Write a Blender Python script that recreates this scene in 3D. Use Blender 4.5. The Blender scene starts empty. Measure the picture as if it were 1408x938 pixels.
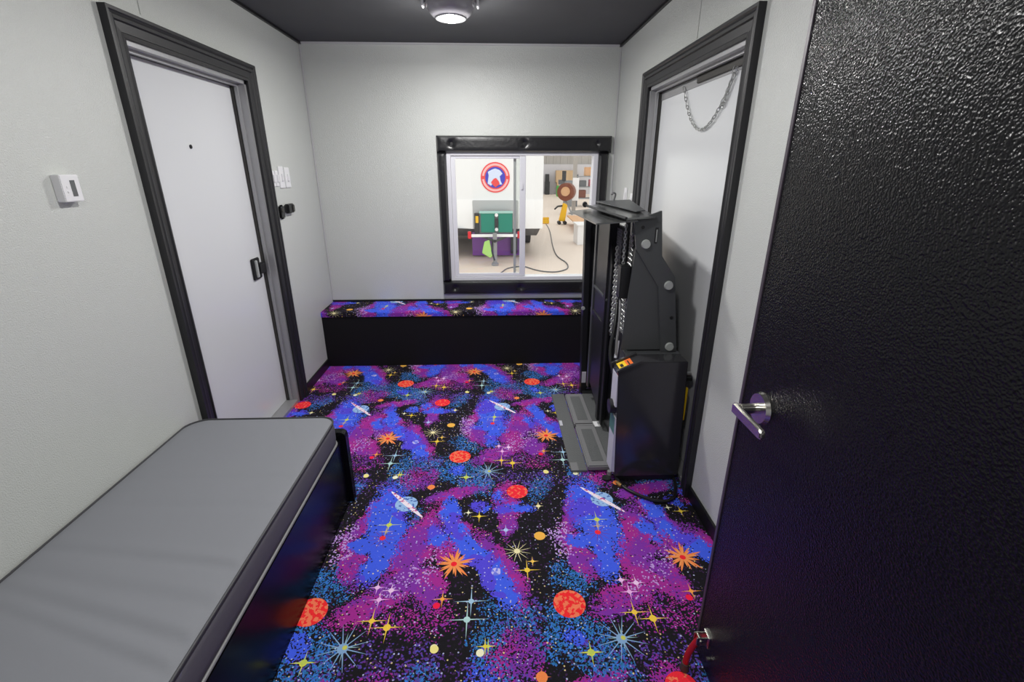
import bpy, bmesh, math, random
from mathutils import Vector, Matrix
random.seed(7)
scene = bpy.context.scene
COL = scene.collection

# ------------------------------------------------------------------ camera, world, lights, exposure
PITCH, YAW, ROLL = 0.351204, -0.03844, 0.00048
def cam_axes():
    cy, sy, cp, sp = math.cos(YAW), math.sin(YAW), math.cos(PITCH), math.sin(PITCH)
    right = Vector((cy, sy, 0)); fwd = Vector((-sy * cp, cy * cp, -sp))
    up = right.cross(fwd)
    cr, sr = math.cos(ROLL), math.sin(ROLL)
    return cr * right + sr * up, -sr * right + cr * up, fwd
r_, u_, f_ = cam_axes()
cam_data = bpy.data.cameras.new('camera')
cam = bpy.data.objects.new('camera', cam_data)
COL.objects.link(cam)
cam.matrix_world = Matrix(((r_.x, u_.x, -f_.x, 0), (r_.y, u_.y, -f_.y, 0), (r_.z, u_.z, -f_.z, 1.48), (0, 0, 0, 1)))
cam_data.sensor_width = 36
cam_data.lens = 651.15 / 1408 * 36
cam_data.clip_start = 0.02
cam_data.clip_end = 200
scene.camera = cam
scene.view_settings.view_transform = 'Standard'
scene.view_settings.look = 'None'
scene.view_settings.exposure = 0.0
scene.view_settings.gamma = 1.0
scene.view_settings.use_curve_mapping = False

world = bpy.data.worlds.new('world'); scene.world = world
world.use_nodes = True
bg = world.node_tree.nodes['Background']
bg.inputs[0].default_value = (1.0, 0.985, 0.97, 1)
bg.inputs[1].default_value = 1.6

LAMP1_W = 19      # the domed lamp in view
LAMP2_W = 12      # assumed twin out of view, used to light the room
LAMP3_W = 12      # assumed third dome above the camera, unseen, added for room light
def disc_light(name, loc, size, power, color=(1, 1, 1)):
    d = bpy.data.lights.new(name, 'AREA'); d.shape = 'DISK'; d.size = size; d.energy = power; d.color = color
    o = bpy.data.objects.new(name, d); COL.objects.link(o); o.location = loc
    return o
def bulb_light(name, loc, radius, power, color=(1, 1, 1)):
    d = bpy.data.lights.new(name, 'POINT'); d.shadow_soft_size = radius; d.energy = power; d.color = color
    o = bpy.data.objects.new(name, d); COL.objects.link(o); o.location = loc
    return o

# ------------------------------------------------------------------ helpers
def lin(c):
    c = c / 255.0
    return c / 12.92 if c <= 0.04045 else ((c + 0.055) / 1.055) ** 2.4
def rgb(r, g, b): return (lin(r), lin(g), lin(b), 1)

def mat(name, color, rough=0.5, metal=0.0, spec=0.5, bump=None, emit=None, emit_s=1.0, vary=0.0):
    """bump = (kind, scale, strength, distance)"""
    m = bpy.data.materials.new(name); m.use_nodes = True
    nt = m.node_tree; b = nt.nodes['Principled BSDF']
    b.inputs['Base Color'].default_value = color
    b.inputs['Roughness'].default_value = rough
    b.inputs['Metallic'].default_value = metal
    b.inputs['Specular IOR Level'].default_value = spec
    if emit:
        b.inputs['Emission Color'].default_value = emit; b.inputs['Emission Strength'].default_value = emit_s
    tc = nt.nodes.new('ShaderNodeTexCoord')
    if vary:
        n = nt.nodes.new('ShaderNodeTexNoise'); n.inputs['Scale'].default_value = 6; n.inputs['Detail'].default_value = 5
        nt.links.new(tc.outputs['Object'], n.inputs['Vector'])
        mr = nt.nodes.new('ShaderNodeMapRange'); mr.inputs['To Min'].default_value = 1 - vary; mr.inputs['To Max'].default_value = 1 + vary
        nt.links.new(n.outputs['Fac'], mr.inputs['Value'])
        vm = nt.nodes.new('ShaderNodeVectorMath'); vm.operation = 'SCALE'; vm.inputs[0].default_value = color[:3]
        nt.links.new(mr.outputs[0], vm.inputs['Scale']); nt.links.new(vm.outputs[0], b.inputs['Base Color'])
    if bump:
        kind, scale, strength, dist = bump
        if kind == 'noise':
            t = nt.nodes.new('ShaderNodeTexNoise'); t.inputs['Scale'].default_value = scale; t.inputs['Detail'].default_value = 3; out = t.outputs['Fac']
        else:
            t = nt.nodes.new('ShaderNodeTexVoronoi'); t.feature = 'SMOOTH_F1'; t.inputs['Scale'].default_value = scale; out = t.outputs['Distance']
        nt.links.new(tc.outputs['Object'], t.inputs['Vector'])
        bp = nt.nodes.new('ShaderNodeBump'); bp.inputs['Strength'].default_value = strength; bp.inputs['Distance'].default_value = dist
        nt.links.new(out, bp.inputs['Height']); nt.links.new(bp.outputs[0], b.inputs['Normal'])
    return m

class MB:
    def __init__(self): self.bm = bmesh.new()
    def box(self, x0, y0, z0, x1, y1, z1, bev=0.0, seg=2):
        r = bmesh.ops.create_cube(self.bm, size=1)
        vs = r['verts']
        for v in vs:
            v.co = Vector(((x0 + x1) / 2 + v.co.x * (x1 - x0), (y0 + y1) / 2 + v.co.y * (y1 - y0), (z0 + z1) / 2 + v.co.z * (z1 - z0)))
        if bev:
            es = list({e for v in vs for e in v.link_edges})
            bmesh.ops.bevel(self.bm, geom=es, offset=bev, segments=seg, affect='EDGES', clamp_overlap=True)
        return self
    def prism(self, pts, a, b, axis='y', bev=0.0):
        """polygon pts extruded along axis from a to b. axis y: pts (x,z); x: pts (y,z); z: pts (x,y)"""
        def P(p, t):
            return {'y': (p[0], t, p[1]), 'x': (t, p[0], p[1]), 'z': (p[0], p[1], t)}[axis]
        A = [self.bm.verts.new(P(p, a)) for p in pts]; B = [self.bm.verts.new(P(p, b)) for p in pts]
        fs = [self.bm.faces.new(A), self.bm.faces.new(B[::-1])]
        n = len(pts)
        for i in range(n): fs.append(self.bm.faces.new((A[(i + 1) % n], A[i], B[i], B[(i + 1) % n])))
        bmesh.ops.recalc_face_normals(self.bm, faces=fs)
        if bev:
            es = list({e for v in A + B for e in v.link_edges})
            bmesh.ops.bevel(self.bm, geom=es, offset=bev, segments=2, affect='EDGES', clamp_overlap=True)
        return self
    def quad(self, pts, th=0.0):
        """flat sheet of corner points with thickness th along its normal"""
        P = [Vector(p) for p in pts]
        n = (P[1] - P[0]).cross(P[2] - P[0]).normalized() * th
        A = [self.bm.verts.new(p) for p in P]; B = [self.bm.verts.new(p + n) for p in P]
        fs = [self.bm.faces.new(A), self.bm.faces.new(B[::-1])]
        k = len(P)
        for i in range(k): fs.append(self.bm.faces.new((A[(i + 1) % k], A[i], B[i], B[(i + 1) % k])))
        bmesh.ops.recalc_face_normals(self.bm, faces=fs)
        return self
    def cyl(self, a, b, r, r2=None, seg=24):
        a = Vector(a); b = Vector(b); r2 = r if r2 is None else r2
        d = (b - a); L = d.length
        q = d.to_track_quat('Z', 'Y').to_matrix().to_4x4()
        res = bmesh.ops.create_cone(self.bm, cap_ends=True, segments=seg, radius1=r, radius2=r2, depth=L)
        bmesh.ops.transform(self.bm, matrix=Matrix.Translation((a + b) / 2) @ q, verts=res['verts'])
        return self
    def tube(self, pts, r, seg=10, closed=False):
        P = [Vector(p) for p in pts]; n = len(P); rings = []
        prev = None
        for i, p in enumerate(P):
            if closed: t = P[(i + 1) % n] - P[i - 1]
            else: t = P[min(i + 1, n - 1)] - P[max(i - 1, 0)]
            t.normalize()
            if prev is None:
                up = Vector((0, 0, 1)) if abs(t.z) < .9 else Vector((1, 0, 0))
                x = t.cross(up).normalized()
            else:
                x = (prev - t * prev.dot(t)).normalized()
            prev = x; y = t.cross(x)
            rr = r[i] if isinstance(r, (list, tuple)) else r
            rings.append([self.bm.verts.new(p + (x * math.cos(k * 2 * math.pi / seg) + y * math.sin(k * 2 * math.pi / seg)) * rr) for k in range(seg)])
        m = n if closed else n - 1
        for i in range(m):
            A, B = rings[i], rings[(i + 1) % n]
            for k in range(seg): self.bm.faces.new((A[k], A[(k + 1) % seg], B[(k + 1) % seg], B[k]))
        if not closed:
            self.bm.faces.new(rings[0][::-1]); self.bm.faces.new(rings[-1])
        return self
    def lathe(self, prof, c, seg=48):
        """profile (r, z) turned about a vertical axis through c"""
        rings = []
        for r, z in prof:
            if r < 1e-6: rings.append([self.bm.verts.new((c[0], c[1], c[2] + z))])
            else: rings.append([self.bm.verts.new((c[0] + r * math.cos(k * 2 * math.pi / seg), c[1] + r * math.sin(k * 2 * math.pi / seg), c[2] + z)) for k in range(seg)])
        for A, B in zip(rings, rings[1:]):
            for k in range(seg):
                a0, a1 = A[k % len(A)], A[(k + 1) % len(A)]; b0, b1 = B[k % len(B)], B[(k + 1) % len(B)]
                f = [a0, a1, b1, b0]; f = list(dict.fromkeys(f))
                if len(f) > 2: self.bm.faces.new(f)
        bmesh.ops.recalc_face_normals(self.bm, faces=self.bm.faces)
        return self
    def build(self, name, m, parent=None, smooth=False):
        bmesh.ops.recalc_face_normals(self.bm, faces=self.bm.faces)
        me = bpy.data.meshes.new(name); self.bm.to_mesh(me); self.bm.free()
        if smooth:
            for p in me.polygons: p.use_smooth = True
            try: me.set_sharp_from_angle(angle=math.radians(40))
            except Exception: pass
        me.materials.append(m)
        o = bpy.data.objects.new(name, me); COL.objects.link(o)
        if parent:
            o.parent = parent
            o.matrix_parent_inverse = Matrix.Translation(parent_loc(parent)).inverted()
        return o

def parent_loc(p):
    v = Vector(p.location)
    if p.parent: v = p.matrix_parent_inverse @ v + parent_loc(p.parent)
    return v
def tag(o, label=None, cat=None, group=None, kind=None):
    if label: o['label'] = label
    if cat: o['category'] = cat
    if group: o['group'] = group
    if kind: o['kind'] = kind
    return o
def empty(name, loc, label=None, cat=None, group=None, kind=None):
    o = bpy.data.objects.new(name, None); COL.objects.link(o); o.location = loc; o.empty_display_size = 0.1
    return tag(o, label, cat, group, kind)
def smooth_path(pts, n=8):
    P = [Vector(p) for p in pts]; out = []
    for i in range(len(P) - 1):
        p0, p1, p2, p3 = P[max(i - 1, 0)], P[i], P[i + 1], P[min(i + 2, len(P) - 1)]
        for k in range(n):
            t = k / n
            out.append(0.5 * ((2 * p1) + (p2 - p0) * t + (2 * p0 - 5 * p1 + 4 * p2 - p3) * t * t + (3 * p1 - p0 - 3 * p2 + p3) * t ** 3))
    out.append(P[-1]); return out
def text_mesh(txt, size, ext):
    c = bpy.data.curves.new('t', 'FONT'); c.body = txt; c.size = size; c.extrude = ext; c.align_x = 'CENTER'; c.align_y = 'CENTER'
    o = bpy.data.objects.new('t', c); COL.objects.link(o)
    dg = bpy.context.evaluated_depsgraph_get(); me = bpy.data.meshes.new_from_object(o.evaluated_get(dg))
    bpy.data.objects.remove(o); return me

# ------------------------------------------------------------------ materials
M = {}
M['wall'] = mat('wall_panel', rgb(204, 207, 203), 0.2, spec=0.5, bump=('noise', 250, 0.6, 0.0035))
M['ceiling'] = mat('ceiling_cloth', rgb(74, 75, 77), 0.75, bump=('noise', 260, 0.5, 0.002), vary=0.12)
M['black_trim'] = mat('black_trim', rgb(34, 34, 37), 0.42, bump=('noise', 300, 0.1, 0.001))
M['black_base'] = mat('black_base', rgb(17, 17, 19), 0.45)
M['bead'] = mat('white_bead', rgb(200, 200, 202), 0.4)
M['door_white'] = mat('door_white', rgb(218, 220, 222), 0.24, spec=0.5)
M['jamb'] = mat('jamb_aluminium', rgb(168, 168, 170), 0.42, metal=0.5)
M['gasket'] = mat('gasket', rgb(60, 58, 55), 0.6)
M['black_door'] = mat('black_door', rgb(15, 15, 17), 0.24, spec=0.24, bump=('voronoi', 270, 0.62, 0.0026))
M['edge'] = mat('door_edge', rgb(66, 58, 68), 0.4)
M['chrome'] = mat('satin_chrome', rgb(200, 198, 192), 0.22, metal=1.0)
M['red_rubber'] = mat('red_rubber', rgb(170, 22, 28), 0.35)
M['black_plastic'] = mat('black_plastic', rgb(26, 26, 28), 0.35)
M['white_plastic'] = mat('white_plastic', rgb(232, 232, 234), 0.35)
M['screen'] = mat('grey_screen', rgb(88, 90, 92), 0.2)
M['black_panel'] = mat('black_laminate', rgb(13, 13, 16), 0.25, spec=0.14, bump=('noise', 240, 0.12, 0.001))
M['black_fabric'] = mat('black_fabric', rgb(17, 16, 19), 0.7, spec=0.25, bump=('noise', 400, 0.3, 0.001))
M['vinyl'] = mat('black_vinyl', rgb(28, 28, 31), 0.3, bump=('noise', 30, 0.25, 0.006))
M['mat_top'] = mat('grey_ticking', rgb(129, 131, 137), 0.65, spec=0.25, bump=('noise', 500, 0.25, 0.0008))
M['mat_side'] = mat('charcoal_ticking', rgb(94, 93, 99), 0.75, bump=('noise', 500, 0.25, 0.0008))
M['piping'] = mat('dark_piping', rgb(58, 58, 62), 0.55)
M['piping_l'] = mat('light_piping', rgb(122, 122, 124), 0.5)
M['lift'] = mat('lift_paint', rgb(72, 74, 76), 0.36, spec=0.5, bump=('noise', 350, 0.12, 0.0006))
M['lift_gloss'] = mat('lift_gloss', rgb(50, 50, 53), 0.16, spec=0.6)
M['bridge'] = mat('bridge_steel', rgb(120, 122, 122), 0.2, metal=0.75)
M['lift_black'] = mat('lift_black', rgb(27, 28, 30), 0.4)
M['lift_tread'] = mat('lift_tread', rgb(92, 94, 95), 0.42, bump=('voronoi', 180, 0.4, 0.002))
M['lift_mid'] = mat('lift_mid', rgb(120, 120, 122), 0.38)
M['steel'] = mat('galvanised_steel', rgb(176, 178, 176), 0.35, metal=0.6)
M['bolt'] = mat('bolt_cap', rgb(178, 182, 180), 0.4, metal=0.2)
M['sticker'] = mat('white_sticker', rgb(198, 198, 208), 0.5)
M['sticker_g'] = mat('green_sticker', rgb(70, 120, 110), 0.5)
M['yellow'] = mat('yellow_label', rgb(240, 200, 20), 0.45)
M['orange'] = mat('orange_label', rgb(238, 110, 30), 0.45)
M['smoke'] = mat('smoked_lens', rgb(150, 148, 153), 0.16, spec=0.8)
M['lamp_metal'] = mat('lamp_metal', rgb(150, 150, 152), 0.25, metal=0.8)
M['glow'] = mat('lamp_glow', (1, 1, 1, 1), 0.5, emit=(1, 0.97, 0.9, 1), emit_s=14)
M['glow_soft'] = M['glow']

def glass_mat():
    m = bpy.data.materials.new('window_glass'); m.use_nodes = True; nt = m.node_tree
    for n in list(nt.nodes): nt.nodes.remove(n)
    o = nt.nodes.new('ShaderNodeOutputMaterial'); mx = nt.nodes.new('ShaderNodeMixShader')
    t = nt.nodes.new('ShaderNodeBsdfTransparent'); g = nt.nodes.new('ShaderNodeBsdfGlossy'); g.inputs['Roughness'].default_value = 0.02
    t.inputs[0].default_value = (0.93, 0.95, 0.94, 1)
    mx.inputs[0].default_value = 0.05
    nt.links.new(t.outputs[0], mx.inputs[1]); nt.links.new(g.outputs[0], mx.inputs[2]); nt.links.new(mx.outputs[0], o.inputs[0])
    return m
M['glass'] = glass_mat()

# ------------------------------------------------------------------ the galaxy carpet (all nodes)
AX, BX, BY = 0.922, -0.455, 0.945
U0, V0 = -0.60, 1.05
BLOBS = {
'B': [(-0.490,1.732,0.237,0.085,-1.46,1.00),(-0.482,1.506,0.126,0.050,-1.69,1.00),(-0.549,1.579,0.072,0.035,0.07,1.00),(-0.197,1.705,0.158,0.040,-1.35,1.00),(-0.262,1.629,0.073,0.035,-1.29,1.00),(-0.082,1.510,0.155,0.050,-0.86,1.00),(0.003,1.368,0.120,0.050,-1.13,1.00),(0.001,1.872,0.038,0.035,-0.90,0.80),(0.081,1.791,0.094,0.035,0.08,0.90),(-0.081,1.808,0.038,0.035,-1.03,0.80),(-0.665,1.141,0.045,0.035,-0.97,0.80)],
'T': [(-0.502,2.071,0.075,0.050,-1.91,1.00),(-0.208,2.079,0.122,0.075,0.10,1.00),(-0.641,1.392,0.090,0.075,-0.72,1.00),(-0.628,1.118,0.181,0.090,-0.97,1.00),(-0.038,1.149,0.080,0.060,-1.82,0.90),(-0.475,1.961,0.061,0.050,-2.32,1.00),(-0.020,1.033,0.083,0.070,-1.11,0.80),(0.050,1.243,0.114,0.070,2.58,0.80),(-0.391,1.766,0.093,0.050,2.12,0.80),(0.209,1.925,0.095,0.050,-1.95,0.80)],
'V': [(0.081,1.206,0.095,0.080,-2.05,0.80),(-0.256,1.038,0.089,0.080,-2.32,0.90),(-0.566,1.042,0.089,0.070,-0.65,0.80),(-0.020,1.033,0.121,0.070,-0.04,0.70),(0.082,2.030,0.106,0.050,-0.04,0.60)],
'L': [(-0.649,1.627,0.070,0.050,-1.44,1.00),(-0.649,1.528,0.056,0.035,-1.14,0.80),(-0.318,1.418,0.154,0.050,0.81,0.40)],
'M': [(-0.570,1.774,0.166,0.035,-1.85,1.00),(-0.595,1.520,0.141,0.050,-1.25,1.00),(-0.342,1.556,0.226,0.075,-1.80,1.00),(-0.433,1.310,0.167,0.060,0.52,0.90),(-0.267,1.363,0.092,0.065,-1.16,1.00),(-0.206,1.901,0.132,0.040,0.29,1.00),(-0.191,1.707,0.145,0.040,-1.02,1.00),(0.051,1.744,0.131,0.040,-1.64,1.00),(0.007,1.456,0.195,0.050,-1.10,1.00),(-0.367,2.030,0.079,0.050,0.63,0.60),(0.049,1.077,0.089,0.075,-1.07,0.50),(-0.281,1.240,0.120,0.080,-0.21,0.35),(-0.209,1.560,0.082,0.050,-1.97,0.90),(0.041,1.885,0.111,0.060,-1.94,0.70),(-0.433,1.240,0.114,0.060,2.55,0.30)],
}
Yw, Og = rgb(245, 200, 70), rgb(250, 135, 75)
MOTIFS = [  # kind, x, y, parameters
 ('star', -0.440, 1.228, 0.058, 0.010, Yw), ('star', -0.382, 1.201, 0.060, 0.013, Yw),
 ('star', -0.622, 1.086, 0.045, 0.012, rgb(215, 215, 80)), ('star', -0.476, 1.701, 0.060, 0.012, rgb(200, 210, 90)),
 ('star', -0.452, 1.368, 0.032, 0.009, rgb(240, 190, 240)), ('star', -0.398, 1.353, 0.036, 0.010, rgb(250, 200, 245)), ('star', -0.434, 1.314, 0.040, 0.009, rgb(240, 180, 235)),
 ('star', -0.204, 1.308, 0.040, 0.008, rgb(250, 160, 70)), ('dot', -0.222, 1.281, 0.013, rgb(235, 30, 70)),
 ('star', -0.098, 1.295, 0.065, 0.010, rgb(160, 195, 220)), ('star', -0.110, 1.221, 0.078, 0.012, rgb(175, 210, 210)),
 ('star', -0.131, 1.767, 0.022, 0.007, rgb(245, 235, 200)), ('star', -0.081, 1.741, 0.040, 0.009, rgb(235, 205, 70)),
 ('star', 0.192, 1.800, 0.026, 0.010, rgb(240, 225, 170)), ('star', 0.037, 1.650, 0.036, 0.010, rgb(170, 190, 240)),
 ('burst', 0.080, 1.528, 0.050, 0.012, rgb(235, 225, 175)), ('star', 0.115, 1.429, 0.055, 0.011, Yw), ('star', 0.139, 1.472, 0.026, 0.007, rgb(245, 195, 90)),
 ('star', -0.041, 2.078, 0.055, 0.014, rgb(150, 185, 190)), ('star', -0.155, 2.033, 0.034, 0.010, rgb(190, 205, 90)),
 ('dot', 0.254, 2.067, 0.012, rgb(240, 230, 180)), ('dot', -0.514, 2.047, 0.010, rgb(225, 235, 225)), ('star', -0.490, 2.065, 0.03, 0.006, rgb(190, 215, 110)),
 ('burst', -0.511, 1.130, 0.075, 0.018, rgb(130, 165, 205)), ('dot', -0.505, 1.133, 0.008, rgb(200, 200, 90)),
 ('burst', -0.488, 1.622, 0.062, 0.004, rgb(125, 28, 85)), ('dot', -0.488, 1.622, 0.013, rgb(240, 45, 60)), ('star', -0.482, 1.660, 0.034, 0.003, rgb(210, 180, 120)),
 ('dot', 0.181, 1.610, 0.024, rgb(247, 178, 78)), ('planet', -0.007, 1.426, 0.019, rgb(190, 185, 245), rgb(110, 120, 225)),
 ('dot', -0.211, 1.116, 0.014, rgb(240, 225, 140)), ('dot', -0.061, 1.098, 0.013, rgb(240, 235, 200)), ('star', -0.045, 1.120, 0.034, 0.007, rgb(225, 205, 70)),
 ('star', 0.132, 1.013, 0.03, 0.018, Og), ('dot', -0.319, 1.958, 0.012, Og),
 ('planet', 0.257, 1.272, 0.058, rgb(252, 120, 85), rgb(238, 42, 48)), ('planet2', 0.099, 1.909, 0.051, rgb(238, 42, 58), rgb(252, 120, 85)),
 ('sun', -0.172, 1.472, 0.086, 0.0, Og), ('sun', -0.172, 1.472, 0.070, 0.17, rgb(250, 150, 85)), ('dot', -0.174, 1.470, 0.012, rgb(235, 35, 50)),
 ('planet2', -0.424, 1.838, 0.052, rgb(150, 185, 228), rgb(70, 100, 175)),
 ('ring', -0.424, 1.838, 0.128, 0.011, rgb(240, 225, 240), -0.82),
]
def carpet_material():
    m = bpy.data.materials.new('galaxy_carpet'); m.use_nodes = True; nt = m.node_tree; N = nt.nodes; Lk = nt.links
    bs = N['Principled BSDF']; bs.inputs['Roughness'].default_value = 0.85; bs.inputs['Specular IOR Level'].default_value = 0.15
    def sock(node, i, v):
        if v is None: return
        if hasattr(v, 'is_output'): Lk.new(v, node.inputs[i])
        else: node.inputs[i].default_value = v
    def ma(op, a, b=None, c=None, clamp=False):
        n = N.new('ShaderNodeMath'); n.operation = op; n.use_clamp = clamp
        sock(n, 0, a); sock(n, 1, b); sock(n, 2, c); return n.outputs[0]
    def vm(op, a, b=None):
        n = N.new('ShaderNodeVectorMath'); n.operation = op; sock(n, 0, a); sock(n, 1, b)
        return n.outputs['Value'] if op in ('LENGTH', 'DOT_PRODUCT') else n.outputs[0]
    def mix(f, a, b):
        n = N.new('ShaderNodeMix'); n.data_type = 'RGBA'; sock(n, 0, f); sock(n, 6, a); sock(n, 7, b); return n.outputs[2]
    def mapping(v, loc, rot, sc):
        n = N.new('ShaderNodeMapping'); n.vector_type = 'TEXTURE'; Lk.new(v, n.inputs[0])
        n.inputs[1].default_value = (loc[0], loc[1], 0); n.inputs[2].default_value = (0, 0, rot); n.inputs[3].default_value = (sc[0], sc[1], 1)
        return n.outputs[0]
    def vor(v, scale, feat='F1'):
        n = N.new('ShaderNodeTexVoronoi'); n.voronoi_dimensions = '2D'; n.feature = feat; n.inputs['Scale'].default_value = scale
        Lk.new(v, n.inputs['Vector']); return n
    def noise(v, scale, det=2):
        n = N.new('ShaderNodeTexNoise'); n.noise_dimensions = '2D'; n.inputs['Scale'].default_value = scale; n.inputs['Detail'].default_value = det
        Lk.new(v, n.inputs['Vector']); return n
    uv = N.new('ShaderNodeUVMap').outputs[0]
    sp = N.new('ShaderNodeSeparateXYZ'); Lk.new(uv, sp.inputs[0]); X, Y = sp.outputs[0], sp.outputs[1]
    k = ma('FLOOR', ma('DIVIDE', ma('SUBTRACT', Y, V0), BY))
    v = ma('SUBTRACT', Y, ma('MULTIPLY', k, BY))
    x1 = ma('SUBTRACT', X, ma('MULTIPLY', k, BX))
    k2 = ma('FLOOR', ma('DIVIDE', ma('SUBTRACT', x1, U0), AX))
    u = ma('SUBTRACT', x1, ma('MULTIPLY', k2, AX))
    cb = N.new('ShaderNodeCombineXYZ'); Lk.new(u, cb.inputs[0]); Lk.new(v, cb.inputs[1]); T = cb.outputs[0]
    wob = []
    for sh in (0.0, 7.3):
        nf = noise(vm('ADD', uv, (sh, sh, 0)), 14, 3).outputs['Fac']
        wob.append(ma('MULTIPLY', ma('SUBTRACT', nf, 0.5), 0.09))
    cw = N.new('ShaderNodeCombineXYZ'); Lk.new(ma('ADD', u, wob[0]), cw.inputs[0]); Lk.new(ma('ADD', v, wob[1]), cw.inputs[1]); W = cw.outputs[0]
    def copies(cx, cy, r):
        out = []
        for i in range(-3, 4):
            for j in range(-3, 4):
                x = cx + i * AX + j * BX; y = cy + j * BY
                if U0 - r < x < U0 + AX + r and V0 - r < y < V0 + BY + r: out.append((x, y))
        return out
    def thread(vec, prev):
        """orders the evaluation: adds a millionth of the previous result to the coordinate"""
        if prev is None: return vec
        n = N.new('ShaderNodeVectorMath'); n.operation = 'MULTIPLY_ADD'
        sock(n, 0, prev); n.inputs[1].default_value = (1e-6, 1e-6, 1e-6); sock(n, 2, vec); return n.outputs[0]
    last = [None]
    def field(key):
        acc = None
        for cx, cy, L, w, rot, inten in BLOBS[key]:
            for (x, y) in copies(cx, cy, L * 1.15):
                d = vm('LENGTH', mapping(thread(W, last[0]), (x, y), rot, (L * 0.96, w * (0.88 if key in 'TV' else 0.96))))
                n = N.new('ShaderNodeMapRange'); Lk.new(d, n.inputs['Value'])
                n.inputs['From Min'].default_value = 1.36; n.inputs['From Max'].default_value = 0.80
                n.inputs['To Min'].default_value = 0; n.inputs['To Max'].default_value = inten
                acc = n.outputs[0] if acc is None else ma('MAXIMUM', acc, n.outputs[0])
                last[0] = acc
        return acc
    vc = vor(uv, 210); s1 = N.new('ShaderNodeSeparateColor'); Lk.new(vc.outputs['Color'], s1.inputs[0]); r1, r2, r3 = s1.outputs[0], s1.outputs[1], s1.outputs[2]
    vd = vor(uv, 165); s2 = N.new('ShaderNodeSeparateColor'); Lk.new(vd.outputs['Color'], s2.inputs[0]); q1, q2, q3 = s2.outputs[0], s2.outputs[1], s2.outputs[2]
    big = noise(uv, 7, 2).outputs['Fac']
    BLACK = rgb(24, 22, 27)
    col = BLACK
    # faint stipple everywhere
    col = mix(ma('GREATER_THAN', q2, 0.90), col, rgb(60, 36, 75))
    fV, fT, fM, fL, fB = field('V'), field('T'), field('M'), field('L'), field('B')
    vi = mix(r3, rgb(105, 42, 125), rgb(70, 75, 175))
    col = mix(ma('GREATER_THAN', ma('MULTIPLY', fV, 0.52), q1), col, vi)
    te = mix(r3, rgb(35, 100, 130), rgb(60, 120, 220))
    col = mix(ma('GREATER_THAN', ma('MULTIPLY', fT, 0.52), r2), col, te)
    mg = mix(ma('GREATER_THAN', ma('ADD', big, ma('MULTIPLY', ma('SUBTRACT', r3, 0.5), 0.25)), 0.5), rgb(158, 42, 140), rgb(122, 48, 158))
    col = mix(ma('GREATER_THAN', ma('MULTIPLY', fM, 1.04), r1), col, mg)
    col = mix(ma('GREATER_THAN', ma('MULTIPLY', fL, 0.36), q3), col, rgb(185, 150, 215))
    bl = mix(ma('GREATER_THAN', big, 0.56), rgb(64, 92, 226), rgb(82, 70, 210))
    col = mix(ma('GREATER_THAN', ma('MULTIPLY', fB, 1.04), r2), col, bl)
    # dark fleck and bright fleck
    col = mix(ma('LESS_THAN', q1, 0.022), col, rgb(35, 25, 60))
    sparse = vor(uv, 62); s3 = N.new('ShaderNodeSeparateColor'); Lk.new(sparse.outputs['Color'], s3.inputs[0])
    rad = ma('MULTIPLY', s3.outputs[0], 0.21)
    bright = ma('MULTIPLY', ma('LESS_THAN', sparse.outputs['Distance'], rad), ma('GREATER_THAN', s3.outputs[2], 0.62))
    sc = mix(ma('GREATER_THAN', s3.outputs[1], 0.6), rgb(190, 195, 235), rgb(235, 215, 150))
    col = mix(ma('MULTIPLY', bright, 0.8), col, sc)
    blotch = noise(uv, 60, 2).outputs['Fac']
    T0 = T
    for mo in MOTIFS:
        kind, cx, cy = mo[0], mo[1], mo[2]
        R = mo[3]
        for (x, y) in copies(cx, cy, R):
            T = thread(T0, col)
            if kind == 'dot':
                d = vm('LENGTH', vm('SUBTRACT', T, (x, y, 0)))
                col = mix(ma('LESS_THAN', d, R), col, mo[4])
            elif kind in ('planet', 'planet2'):
                d = vm('LENGTH', vm('SUBTRACT', T, (x, y, 0)))
                pc = mix(ma('GREATER_THAN', blotch, 0.49 if kind == 'planet' else 0.60), mo[4], mo[5])
                col = mix(ma('LESS_THAN', d, R), col, pc)
            elif kind == 'ring':
                d = vm('LENGTH', mapping(T, (x, y), mo[6], (R, mo[4])))
                pc = mix(ma('GREATER_THAN', blotch, 0.58), mo[5], rgb(190, 70, 140))
                col = mix(ma('LESS_THAN', d, 1.0), col, pc)
            elif kind == 'star':
                a = vm('ABSOLUTE', vm('SUBTRACT', T, (x, y, 0)))
                w = 0.0028
                d1 = vm('DOT_PRODUCT', a, (1 / R, 1 / w, 0)); d2 = vm('DOT_PRODUCT', a, (1 / w, 1 / R, 0))
                d3 = ma('DIVIDE', vm('LENGTH', a), mo[4])
                col = mix(ma('LESS_THAN', ma('MINIMUM', ma('MINIMUM', d1, d2), d3), 1.0), col, mo[5])
            elif kind in ('burst', 'sun'):
                p = vm('SUBTRACT', T, (x, y, 0)); s = N.new('ShaderNodeSeparateXYZ'); Lk.new(p, s.inputs[0])
                th = ma('ADD', ma('ARCTAN2', s.outputs[1], s.outputs[0]), mo[4] if kind == 'sun' else 0.0); r = vm('LENGTH', p)
                n = 11 if kind == 'sun' else 12
                t = ma('PINGPONG', ma('MULTIPLY', th, n / math.pi), 1.0)
                # irregular ray length
                irr = ma('MULTIPLY_ADD', ma('SINE', ma('MULTIPLY', th, 5.0)), 0.13, 0.87)
                if kind == 'sun':
                    lim = ma('MULTIPLY', ma('MULTIPLY_ADD', ma('POWER', t, 1.7), 0.78 * R, 0.22 * R), irr)
                else:
                    lim = ma('ADD', ma('MULTIPLY', ma('POWER', t, 7.0), R), mo[4])
                col = mix(ma('LESS_THAN', r, lim), col, mo[5])
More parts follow.
